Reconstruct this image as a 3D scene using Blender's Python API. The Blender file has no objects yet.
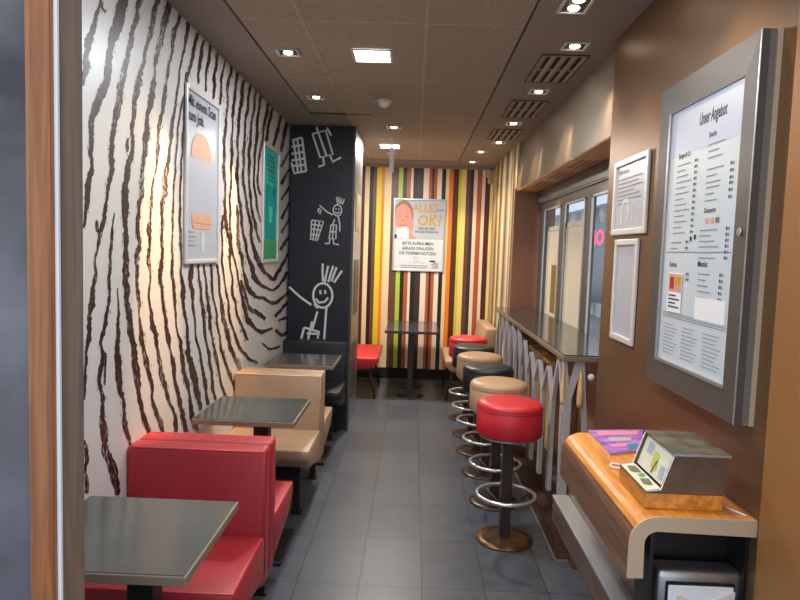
import bpy, bmesh, math, random
from mathutils import Vector, Matrix
random.seed(7)
S = bpy.context.scene
COL = S.collection
PI = math.pi
rad = math.radians

# ------------------------------------------------------------------ camera
F = 643.6
yw, pt, rl = rad(-1.141), rad(-4.425), rad(1.899)
EYE = Vector((0, 0, 1.6))
fw = Vector((math.sin(yw)*math.cos(pt), math.cos(yw)*math.cos(pt), math.sin(pt)))
r0 = Vector((math.cos(yw), -math.sin(yw), 0))
u0 = r0.cross(fw)
ri = r0*math.cos(rl) + u0*math.sin(rl)
up = u0*math.cos(rl) - r0*math.sin(rl)
cam = bpy.data.cameras.new('camera'); co = bpy.data.objects.new('camera', cam); COL.objects.link(co)
cam.sensor_width = 36; cam.lens = F/800*36; cam.clip_start = .05
co.matrix_world = Matrix(((ri.x, up.x, -fw.x, EYE.x), (ri.y, up.y, -fw.y, EYE.y), (ri.z, up.z, -fw.z, EYE.z), (0, 0, 0, 1)))
S.camera = co

def on(px, py, ax, v):
    """point of a real plane (axis ax at value v) seen at that place of the photograph"""
    d = ri*((px-400)/F) - up*((py-300)/F) + fw
    t = (v-EYE[ax])/d[ax]
    return EYE + d*t

# ------------------------------------------------------------------ materials
def new_mat(name):
    m = bpy.data.materials.new(name); m.use_nodes = True
    return m, m.node_tree, m.node_tree.nodes['Principled BSDF']
def srgb(c):
    return tuple(((v/255)/12.92 if v/255 <= .04045 else ((v/255+.055)/1.055)**2.4) for v in c) + (1,)
def flat(name, c, rough=.5, metal=0, spec=.5, bump=0, bscale=200, var=0, vscale=6, stretch=(1, 1, 1), coat=0, detail=4):
    m, t, p = new_mat(name)
    p.inputs['Base Color'].default_value = srgb(c)
    p.inputs['Roughness'].default_value = rough
    p.inputs['Metallic'].default_value = metal
    p.inputs['Specular IOR Level'].default_value = spec
    p.inputs['Coat Weight'].default_value = coat
    N = t.nodes; Lk = t.links
    if var or bump:
        tc = N.new('ShaderNodeTexCoord'); mp = N.new('ShaderNodeMapping'); mp.inputs['Scale'].default_value = stretch
        Lk.new(tc.outputs['Object'], mp.inputs['Vector'])
    if var:
        n = N.new('ShaderNodeTexNoise'); n.inputs['Scale'].default_value = vscale; n.inputs['Detail'].default_value = detail
        Lk.new(mp.outputs[0], n.inputs['Vector'])
        r = N.new('ShaderNodeValToRGB')
        a = tuple(max(0, v*(1-var)) for v in c); b = tuple(min(255, v*(1+var)) for v in c)
        r.color_ramp.elements[0].position = .3; r.color_ramp.elements[1].position = .7
        r.color_ramp.elements[0].color = srgb(a); r.color_ramp.elements[1].color = srgb(b)
        Lk.new(n.outputs[0], r.inputs[0]); Lk.new(r.outputs[0], p.inputs['Base Color'])
    if bump:
        n2 = N.new('ShaderNodeTexNoise'); n2.inputs['Scale'].default_value = bscale; n2.inputs['Detail'].default_value = 3
        Lk.new(mp.outputs[0], n2.inputs['Vector'])
        b = N.new('ShaderNodeBump'); b.inputs['Strength'].default_value = bump; b.inputs['Distance'].default_value = .002
        Lk.new(n2.outputs[0], b.inputs['Height']); Lk.new(b.outputs[0], p.inputs['Normal'])
    return m
def emit(name, c, s):
    m, t, p = new_mat(name)
    p.inputs['Base Color'].default_value = (0, 0, 0, 1)
    p.inputs['Emission Color'].default_value = srgb(c); p.inputs['Emission Strength'].default_value = s
    return m
def wood(name, a, b, scale=3, stretch=(12, 1, 12), rough=.4, coat=0, lo=.35, hi=.65):
    m, t, p = new_mat(name); N = t.nodes; Lk = t.links
    tc = N.new('ShaderNodeTexCoord'); mp = N.new('ShaderNodeMapping'); mp.inputs['Scale'].default_value = stretch
    Lk.new(tc.outputs['Object'], mp.inputs['Vector'])
    n = N.new('ShaderNodeTexNoise'); n.inputs['Scale'].default_value = scale; n.inputs['Detail'].default_value = 6; n.inputs['Distortion'].default_value = .8
    Lk.new(mp.outputs[0], n.inputs['Vector'])
    r = N.new('ShaderNodeValToRGB'); r.color_ramp.elements[0].position = lo; r.color_ramp.elements[1].position = hi
    r.color_ramp.elements[0].color = srgb(a); r.color_ramp.elements[1].color = srgb(b)
    Lk.new(n.outputs[0], r.inputs[0]); Lk.new(r.outputs[0], p.inputs['Base Color'])
    p.inputs['Roughness'].default_value = rough; p.inputs['Coat Weight'].default_value = coat; p.inputs['Coat Roughness'].default_value = .2
    return m
def floor_mat():
    m, t, p = new_mat('slate floor tiles'); N = t.nodes; Lk = t.links
    tc = N.new('ShaderNodeTexCoord'); sx = N.new('ShaderNodeSeparateXYZ'); Lk.new(tc.outputs['Object'], sx.inputs[0])
    def mth(op, a, b=None, c=None):
        n = N.new('ShaderNodeMath'); n.operation = op
        for i, v in enumerate((a, b, c)):
            if v is None: continue
            if isinstance(v, (int, float)): n.inputs[i].default_value = v
            else: Lk.new(v, n.inputs[i])
        return n.outputs[0]
    ux = mth('DIVIDE', mth('ADD', sx.outputs[0], .21+30), .30); uy = mth('DIVIDE', mth('ADD', sx.outputs[1], -2.955+51), .51)
    def line(u, w):
        f = mth('FRACT', u); d = mth('MINIMUM', f, mth('SUBTRACT', 1, f))
        return mth('LESS_THAN', d, w)
    g = mth('MAXIMUM', line(ux, .0085), line(uy, .005))
    cb = N.new('ShaderNodeCombineXYZ'); Lk.new(mth('FLOOR', ux), cb.inputs[0]); Lk.new(mth('FLOOR', uy), cb.inputs[1])
    wn = N.new('ShaderNodeTexWhiteNoise'); Lk.new(cb.outputs[0], wn.inputs[0])
    n = N.new('ShaderNodeTexNoise'); n.inputs['Scale'].default_value = 9; n.inputs['Detail'].default_value = 8; n.inputs['Roughness'].default_value = .65
    Lk.new(tc.outputs['Object'], n.inputs['Vector'])
    v = mth('ADD', mth('MULTIPLY', wn.outputs[0], .3), mth('MULTIPLY', n.outputs[0], .7))
    r = N.new('ShaderNodeValToRGB'); r.color_ramp.elements[0].position = .25; r.color_ramp.elements[1].position = .75
    r.color_ramp.elements[0].color = srgb((57, 63, 73)); r.color_ramp.elements[1].color = srgb((80, 87, 98))
    Lk.new(v, r.inputs[0])
    mx = N.new('ShaderNodeMix'); mx.data_type = 'RGBA'; Lk.new(g, mx.inputs[0]); Lk.new(r.outputs[0], mx.inputs[6]); mx.inputs[7].default_value = srgb((40, 42, 47))
    Lk.new(mx.outputs[2], p.inputs['Base Color'])
    rr = N.new('ShaderNodeMapRange'); rr.inputs[3].default_value = .28; rr.inputs[4].default_value = .5; Lk.new(n.outputs[0], rr.inputs[0]); Lk.new(rr.outputs[0], p.inputs['Roughness'])
    b = N.new('ShaderNodeBump'); b.inputs['Strength'].default_value = .35; b.inputs['Distance'].default_value = .003
    Lk.new(mth('SUBTRACT', mth('MULTIPLY', n.outputs[0], .5), g), b.inputs['Height']); Lk.new(b.outputs[0], p.inputs['Normal'])
    return m
def speckle(name, c, d, scale=160):
    m, t, p = new_mat(name); N = t.nodes; Lk = t.links
    tc = N.new('ShaderNodeTexCoord'); n = N.new('ShaderNodeTexNoise'); n.inputs['Scale'].default_value = scale; n.inputs['Detail'].default_value = 5; n.inputs['Roughness'].default_value = .8
    Lk.new(tc.outputs['Object'], n.inputs['Vector'])
    r = N.new('ShaderNodeValToRGB'); r.color_ramp.elements[0].position = .38; r.color_ramp.elements[1].position = .58
    r.color_ramp.elements[0].color = srgb(d); r.color_ramp.elements[1].color = srgb(c)
    Lk.new(n.outputs[0], r.inputs[0]); Lk.new(r.outputs[0], p.inputs['Base Color']); p.inputs['Roughness'].default_value = .9
    b = N.new('ShaderNodeBump'); b.inputs['Strength'].default_value = .5; b.inputs['Distance'].default_value = .003; Lk.new(n.outputs[0], b.inputs['Height']); Lk.new(b.outputs[0], p.inputs['Normal'])
    return m
def brush_mat():
    # dry paint: dark strokes with pale flecks of wall showing through
    m, t, p = new_mat('dry brushed dark paint'); N = t.nodes; Lk = t.links
    tc = N.new('ShaderNodeTexCoord'); mp = N.new('ShaderNodeMapping'); mp.inputs['Scale'].default_value = (1, 1.6, .7)
    Lk.new(tc.outputs['Object'], mp.inputs[0])
    n = N.new('ShaderNodeTexNoise'); n.inputs['Scale'].default_value = 55; n.inputs['Detail'].default_value = 6; n.inputs['Roughness'].default_value = .7
    Lk.new(mp.outputs[0], n.inputs['Vector'])
    n3 = N.new('ShaderNodeTexNoise'); n3.inputs['Scale'].default_value = 3; Lk.new(tc.outputs['Object'], n3.inputs['Vector'])
    ad = N.new('ShaderNodeMath'); ad.operation = 'MULTIPLY_ADD'; ad.inputs[1].default_value = .45; Lk.new(n3.outputs[0], ad.inputs[0]); Lk.new(n.outputs[0], ad.inputs[2])
    r = N.new('ShaderNodeValToRGB'); r.color_ramp.elements[0].position = .83; r.color_ramp.elements[1].position = .89
    r.color_ramp.elements[0].color = srgb((50, 25, 23)); r.color_ramp.elements[1].color = srgb((190, 184, 178))
    Lk.new(ad.outputs[0], r.inputs[0]); Lk.new(r.outputs[0], p.inputs['Base Color']); p.inputs['Roughness'].default_value = .42
    return m
def leather(name, c):
    return flat(name, c, rough=.42, bump=.2, bscale=350, var=.05, vscale=5)

M = {}
M['floor'] = floor_mat()
M['tile'] = speckle('mineral fibre ceiling tile', (184, 168, 150), (134, 121, 108))
M['ceil'] = flat('taupe painted ceiling', (146, 136, 126), .75)
M['joint'] = flat('ceiling joint', (182, 166, 150), .7)
M['gap'] = flat('dark recess', (22, 19, 18), .9)
M['wallwhite'] = flat('glossy white wallcovering', (214, 211, 206), .38)
M['brush'] = brush_mat()
M['black'] = flat('black blue panel', (26, 28, 38), .45)
M['chalk'] = flat('white line drawing', (225, 225, 228), .6)
M['bronze'] = flat('bronze satin panel', (120, 88, 58), .38, metal=.45, bump=.02)
M['bronze2'] = flat('warm brown satin panel', (158, 108, 60), .5, metal=.15)
M['bulk'] = flat('brushed champagne metal', (124, 112, 98), .42, metal=.45, stretch=(1, 30, 1), var=.04, vscale=4)
_t = M['bulk'].node_tree; _p = _t.nodes['Principled BSDF']; _tg = _t.nodes.new('ShaderNodeTangent'); _tg.direction_type = 'RADIAL'; _tg.axis = 'Z'
_t.links.new(_tg.outputs[0], _p.inputs['Tangent']); _p.inputs['Anisotropic'].default_value = .9; _p.inputs['Anisotropic Rotation'].default_value = .25
M['soffit'] = flat('light wood soffit', (228, 178, 124), .5)
M['panelbrown'] = flat('warm brown panel', (150, 105, 80), .5)
M['slatbeige'] = flat('beige slats', (165, 150, 118), .55, var=.1, vscale=8, stretch=(1, 14, .2))
M['steel'] = flat('brushed steel', (178, 180, 182), .28, metal=.9)
M['chrome'] = flat('polished chrome', (222, 222, 224), .25, metal=.8)
M['alu'] = flat('satin aluminium', (186, 188, 190), .35, metal=.7)
M['greyframe'] = flat('grey metal frame', (94, 88, 82), .4, metal=.3)
M['greyside'] = flat('grey painted case side', (118, 110, 102), .5)
M['winframe'] = flat('dark grey window frame', (92, 90, 84), .4, metal=.4)
M['darkbrown'] = flat('dark brown painted metal', (56, 42, 38), .4)
M['plinth'] = wood('dark walnut laminate', (70, 50, 42), (100, 74, 62), 3, (8, 1, 8), .4)
M['apron'] = wood('brown wood with painted shade', (96, 66, 50), (130, 92, 66), 3, (6, 1, 22), .4)  # shade on the shelf front is put into this darker brown
M['orangewood'] = wood('orange oak laminate', (196, 118, 38), (236, 158, 66), 5, (9, .8, 9), .3, .4)
M['edge'] = flat('beige laminate edge', (196, 170, 140), .5)
M['tabletop'] = flat('dark grey laminate', (80, 82, 80), .16, var=.1, vscale=3)
M['tableedge'] = flat('greige table edge', (128, 112, 96), .45)
M['bluetop'] = flat('dark slate counter top', (58, 60, 64), .12)
M['red'] = leather('red leatherette', (164, 44, 54))
M['redstool'] = leather('bright red leatherette', (190, 36, 48))
M['beige'] = leather('beige leatherette', (168, 140, 114))
M['tan'] = leather('tan leatherette', (174, 144, 114))
M['blk'] = leather('black leatherette', (30, 32, 38))
M['navy'] = leather('navy leatherette', (24, 30, 42))
M['seam_red'] = flat('red piping', (206, 64, 74), .35)
M['seam_beige'] = flat('beige piping', (212, 180, 146), .4)
M['seam_blk'] = flat('black piping', (60, 62, 70), .35)
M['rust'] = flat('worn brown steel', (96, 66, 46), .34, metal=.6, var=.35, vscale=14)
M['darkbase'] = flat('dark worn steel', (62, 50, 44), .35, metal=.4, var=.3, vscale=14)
M['blackmetal'] = flat('black metal', (22, 22, 24), .4)
M['paper'] = flat('white paper', (200, 210, 216), .35)
M['paperblue'] = flat('pale blue paper', (184, 194, 216), .35)
M['ink'] = flat('dark ink', (40, 42, 52), .6)
M['greyink'] = flat('grey ink', (130, 134, 142), .6)
M['whiteframe'] = flat('white snap frame', (214, 214, 210), .35, metal=.2)
M['postergrey'] = flat('pale grey poster', (178, 182, 192), .3)
M['orange'] = flat('orange print', (214, 160, 132), .4)
M['teal'] = flat('teal print', (44, 208, 184), .3)
M['tealdark'] = flat('dark teal print', (8, 148, 168), .3)
M['green'] = flat('green print', (70, 165, 110), .3)
M['skin'] = flat('printed skin', (208, 140, 124), .4)
M['skindark'] = flat('printed skin shade', (176, 98, 84), .4)
M['hair'] = flat('printed hair', (150, 110, 80), .5)
M['pinkcloth'] = flat('printed pale pink', (232, 212, 216), .5)
M['gold'] = flat('yellow ochre lettering', (200, 156, 34), .4)
M['posterbg'] = flat('poster background', (176, 184, 194), .4)
M['white'] = flat('white plastic', (238, 238, 238), .4)
M['purple'] = flat('purple print', (158, 108, 196), .35, var=.25, vscale=25)
M['pink'] = flat('pink print', (226, 140, 180), .4)
M['box'] = flat('dark brown box', (104, 80, 62), .5, var=.12, vscale=12)
M['boxtop'] = flat('worn dark grey lid', (98, 94, 82), .35, var=.25, vscale=20)
M['lip'] = flat('cream card', (224, 222, 200), .45)
M['yellowgreen'] = flat('yellow green print', (200, 196, 90), .45)
M['oliveprint'] = flat('olive print', (110, 110, 84), .5)
M['doorwood'] = wood('orange brown door wood', (134, 80, 42), (170, 108, 60), 3, (25, 25, 1), .4)
M['doordark'] = wood('dark brown jamb', (84, 62, 46), (112, 84, 62), 2, (20, 20, 1), .45)
M['greyglass'] = flat('grey reflective panel', (92, 90, 94), .3, metal=.3, var=.35, vscale=3)
M['lamp'] = emit('cool white diffuser', (235, 245, 255), 9)
M['lampw'] = emit('warm lamp', (255, 240, 214), 14)
M['napkin'] = flat('napkin paper', (226, 216, 200), .8)
M['lightwood'] = flat('light beech', (232, 186, 124), .5, var=.08)
M['arch'] = flat('blue grey laminate', (180, 178, 178), .45)
M['brick'] = flat('street facade', (150, 150, 150), .8, var=.3, vscale=1.5)
M['fwhite'] = flat('white facade panel', (215, 220, 226), .7)
M['fdark'] = flat('dark shopfront', (40, 48, 62), .3)
M['pave'] = flat('pavement', (130, 128, 125), .8, var=.1, vscale=5)
M['signred'] = emit('lit pink red sign', (255, 60, 110), 2.0)
def glass_mat():
    m, t, p = new_mat('window glass')
    p.inputs['Base Color'].default_value = (1, 1, 1, 1); p.inputs['Roughness'].default_value = 0
    p.inputs['Transmission Weight'].default_value = 1; p.inputs['IOR'].default_value = 1.02
    return m
M['glass'] = glass_mat()
def translucent(name, c):
    m, t, p = new_mat(name); N = t.nodes
    d = N.new('ShaderNodeBsdfDiffuse'); tr = N.new('ShaderNodeBsdfTranslucent'); mx = N.new('ShaderNodeMixShader')
    d.inputs[0].default_value = srgb(c); tr.inputs[0].default_value = srgb(c); mx.inputs[0].default_value = .55
    t.links.new(d.outputs[0], mx.inputs[1]); t.links.new(tr.outputs[0], mx.inputs[2]); t.links.new(mx.outputs[0], N['Material Output'].inputs[0])
    return m
M['backpaper'] = translucent('back of window poster', (252, 242, 224))
M['backpaper2'] = translucent('back of window poster print', (214, 170, 110))
stripe_cols = {'w': (232, 214, 196), 'c': (226, 204, 160), 'm': (74, 34, 26), 'v': (200, 200, 48), 'k': (26, 20, 22), 'b': (98, 62, 48), 'y': (222, 196, 30),
               'o': (226, 122, 28), 'g': (170, 200, 60), 'r': (168, 88, 48), 'd': (54, 38, 38), 'l': (232, 206, 130), 't': (196, 178, 132), 's': (148, 134, 104)}
for k, c in stripe_cols.items():
    M['st_'+k] = flat('stripe '+k, c, .45)

# ------------------------------------------------------------------ mesh builder
class MB:
    def __init__(s): s.bm = bmesh.new(); s.mats = []
    def mi(s, m):
        if m not in s.mats: s.mats.append(m)
        return s.mats.index(m)
    def merge(s, b, m, smooth=False):
        i = s.mi(m); vm = {}
        for v in b.verts: vm[v] = s.bm.verts.new(v.co)
        for f in b.faces:
            try:
                nf = s.bm.faces.new([vm[v] for v in f.verts]); nf.material_index = i; nf.smooth = smooth or f.smooth
            except ValueError: pass
        b.free()
    def box(s, a, c, m, bev=0, seg=2):
        b = bmesh.new()
        bmesh.ops.create_cube(b, size=1)
        for v in b.verts:
            v.co = Vector([(a[k]+c[k])/2 + v.co[k]*(c[k]-a[k]) for k in range(3)])
        if bev: bmesh.ops.bevel(b, geom=b.edges[:], offset=bev, segments=seg, affect='EDGES', profile=.5)
        s.merge(b, m, bool(bev) and seg > 2)
    def prism(s, poly, ax, v0, v1, m, bev=0, seg=2):
        """poly in the two other axes (in xyz order), extruded along ax"""
        o = [i for i in range(3) if i != ax]
        b = bmesh.new(); A = []; B_ = []
        for p in poly:
            for v, L in ((v0, A), (v1, B_)):
                c = [0, 0, 0]; c[o[0]] = p[0]; c[o[1]] = p[1]; c[ax] = v; L.append(b.verts.new(c))
        b.faces.new(A); b.faces.new(B_[::-1]); n = len(poly)
        for i in range(n): b.faces.new((A[i], B_[i], B_[(i+1) % n], A[(i+1) % n]))
        bmesh.ops.recalc_face_normals(b, faces=b.faces[:])
        if bev: bmesh.ops.bevel(b, geom=b.edges[:], offset=bev, segments=seg, affect='EDGES', profile=.5)
        s.merge(b, m, bool(bev) and seg > 2)
    def quad(s, pts, m):
        f = s.bm.faces.new([s.bm.verts.new(p) for p in pts]); f.material_index = s.mi(m)
    def lathe(s, prof, c, m, n=48, smooth=True):
        i = s.mi(m); rings = []
        for r, z in prof:
            if r < 1e-5: rings.append([s.bm.verts.new((c[0], c[1], c[2]+z))])
            else: rings.append([s.bm.verts.new((c[0]+r*math.cos(2*PI*k/n), c[1]+r*math.sin(2*PI*k/n), c[2]+z)) for k in range(n)])
        for a, b in zip(rings, rings[1:]):
            for k in range(n):
                k2 = (k+1) % n
                if len(a) == 1 and len(b) == 1: continue
                if len(a) == 1: f = (a[0], b[k2], b[k])
                elif len(b) == 1: f = (a[k], a[k2], b[0])
                else: f = (a[k], a[k2], b[k2], b[k])
                nf = s.bm.faces.new(f); nf.material_index = i; nf.smooth = smooth
    def tube(s, pts, r, m, n=10, closed=False):
        i = s.mi(m); P = [Vector(p) for p in pts]; N = len(P); rings = []
        ref = None
        for k in range(N):
            if closed: d = P[(k+1) % N]-P[k-1]
            else: d = P[min(k+1, N-1)]-P[max(k-1, 0)]
            d.normalize()
            if ref is None: ref = d.orthogonal().normalized()
            ref = (ref - d*ref.dot(d)).normalized(); q = d.cross(ref)
            rings.append([s.bm.verts.new(P[k]+ref*math.cos(2*PI*j/n)*r+q*math.sin(2*PI*j/n)*r) for j in range(n)])
        for k in range(N if closed else N-1):
            a, b = rings[k], rings[(k+1) % N]
            for j in range(n):
                f = s.bm.faces.new((a[j], a[(j+1) % n], b[(j+1) % n], b[j])); f.material_index = i; f.smooth = True
        if not closed:
            for R in (rings[0][::-1], rings[-1]):
                f = s.bm.faces.new(R); f.material_index = i
    def obj(s, name, parent=None, loc=None, fix=True):
        if fix: bmesh.ops.recalc_face_normals(s.bm, faces=s.bm.faces[:])
        me = bpy.data.meshes.new(name); s.bm.to_mesh(me); s.bm.free()
        for m in s.mats: me.materials.append(M[m])
        o = bpy.data.objects.new(name, me); COL.objects.link(o)
        if parent: o.parent = parent
        if loc: o.location = loc
        return o

class Flat:
    """prints on a flat surface: u,v coordinates on a plane with origin o and axes U,V"""
    def __init__(s, mb, o, U, V):
        s.mb = mb; s.o = Vector(o); s.U = Vector(U); s.V = Vector(V); s.N = s.U.cross(s.V)
    def at(s, u, v, h=0): return s.o+s.U*u+s.V*v+s.N*h
    def poly(s, pts, m, h=.001): s.mb.quad([s.at(u, v, h) for u, v in pts], m)
    def rect(s, a, b, c, d, m, h=.001): s.poly([(a, b), (c, b), (c, d), (a, d)], m, h)
    def ell(s, cx, cy, rx, ry, m, h=.001, a0=0, a1=2*PI, n=24):
        s.poly([(cx+rx*math.cos(a0+(a1-a0)*k/n), cy+ry*math.sin(a0+(a1-a0)*k/n)) for k in range(n+(0 if a1-a0 > 6.2 else 1))], m, h)
    def line(s, pts, w, m, h=.001, closed=False):
        P = [Vector(p) for p in pts]
        if closed: P.append(P[0])
        L = []; R = []
        for k in range(len(P)):
            d = P[min(k+1, len(P)-1)]-P[max(k-1, 0)]
            if d.length < 1e-9: d = Vector((1, 0))
            d.normalize(); q = Vector((-d.y, d.x))*w/2
            L.append(P[k]+q); R.append(P[k]-q)
        for k in range(len(P)-1):
            s.poly([tuple(R[k]), tuple(R[k+1]), tuple(L[k+1]), tuple(L[k])], m, h+random.random()*.0002)
    def text(s, body, u, v, size, m, h=.0015, align='LEFT', shear=0, sx=1):
        cu = bpy.data.curves.new('t', 'FONT'); cu.body = body; cu.size = size; cu.align_x = align; cu.shear = shear; cu.offset = size*.016
        cu.resolution_u = 2
        o = bpy.data.objects.new('t', cu); COL.objects.link(o)
        dg = bpy.context.evaluated_depsgraph_get(); me = o.evaluated_get(dg).to_mesh()
        i = s.mb.mi(m); vs = [s.mb.bm.verts.new(s.at(u+q.co.x*sx, v+q.co.y, h)) for q in me.vertices]
        for p in me.polygons:
            try:
                f = s.mb.bm.faces.new([vs[k] for k in p.vertices]); f.material_index = i
            except ValueError: pass
        o.evaluated_get(dg).to_mesh_clear(); bpy.data.objects.remove(o); bpy.data.curves.remove(cu)

def tag(o, label, cat, group=None, kind=None):
    o['label'] = label; o['category'] = cat
    if group: o['group'] = group
    if kind: o['kind'] = kind
    return o
def thing(name, label, cat, loc=(0, 0, 0), group=None):
    o = bpy.data.objects.new(name, None); COL.objects.link(o); o.location = loc; o.empty_display_size = .1
    return tag(o, label, cat, group)
def struct(o, label=None):
    o['kind'] = 'structure'
    if label: o['label'] = label
    return o
def copy_tree(o, parent=None):
    c = o.copy(); COL.objects.link(c); c.parent = parent
    for ch in list(o.children): copy_tree(ch, c)
    return c

H = 2.638; XL = -1.105; XR = .93; YB = 7.95
# ------------------------------------------------------------------ shell
b = MB(); b.box((-3.2, -1.5, -.08), (1.3, 8.1, 0), 'floor'); struct(b.obj('floor'), 'dark slate grey rectangular floor tiles')

# ceiling: painted border and tiled field
b = MB(); b.box((-1.3, 1.4, H+.012), (1.3, 8.1, H+.09), 'gap')
def cpan(x0, y0, x1, y1, m='ceil', z=H): b.box((x0, y0, z), (x1, y1, H+.03), m)
g = .006
cpan(-1.2, 1.4, -.85-g, 5.15); cpan(-1.2, 5.15, -.56, 8.1); cpan(.475+g, 1.4, 1.25, 8.1); cpan(-.56, 7.55, .475, 8.1)
xs = [-.85, -.555, .019, .475]; ys = [1.4, 2.03, 3.05, 4.05, 5.07, 6.12, 7.52]
for i in range(3):
    for j in range(6):
        x0, x1, y0, y1 = xs[i], xs[i+1], ys[j], ys[j+1]
        if i == 0 and y0 > 5: continue
        cpan(x0+.004, y0+.003, x1-.004, y1-.003, 'tile', H+.004)
for x in (-.555, .019): b.box((x-.006, 1.4, H+.001), (x+.006, 7.52, H+.02), 'joint')
for y in ys[1:-1]: b.box((-.84 if y < 5 else -.55, y-.005, H+.002), (.47, y+.005, H+.02), 'joint')
b.box((-.6, 5.075, H-.001), (-.35, 5.085, H+.02), 'gap')
struct(b.obj('ceiling'), 'brown grey tiled ceiling with taupe border')

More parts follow.
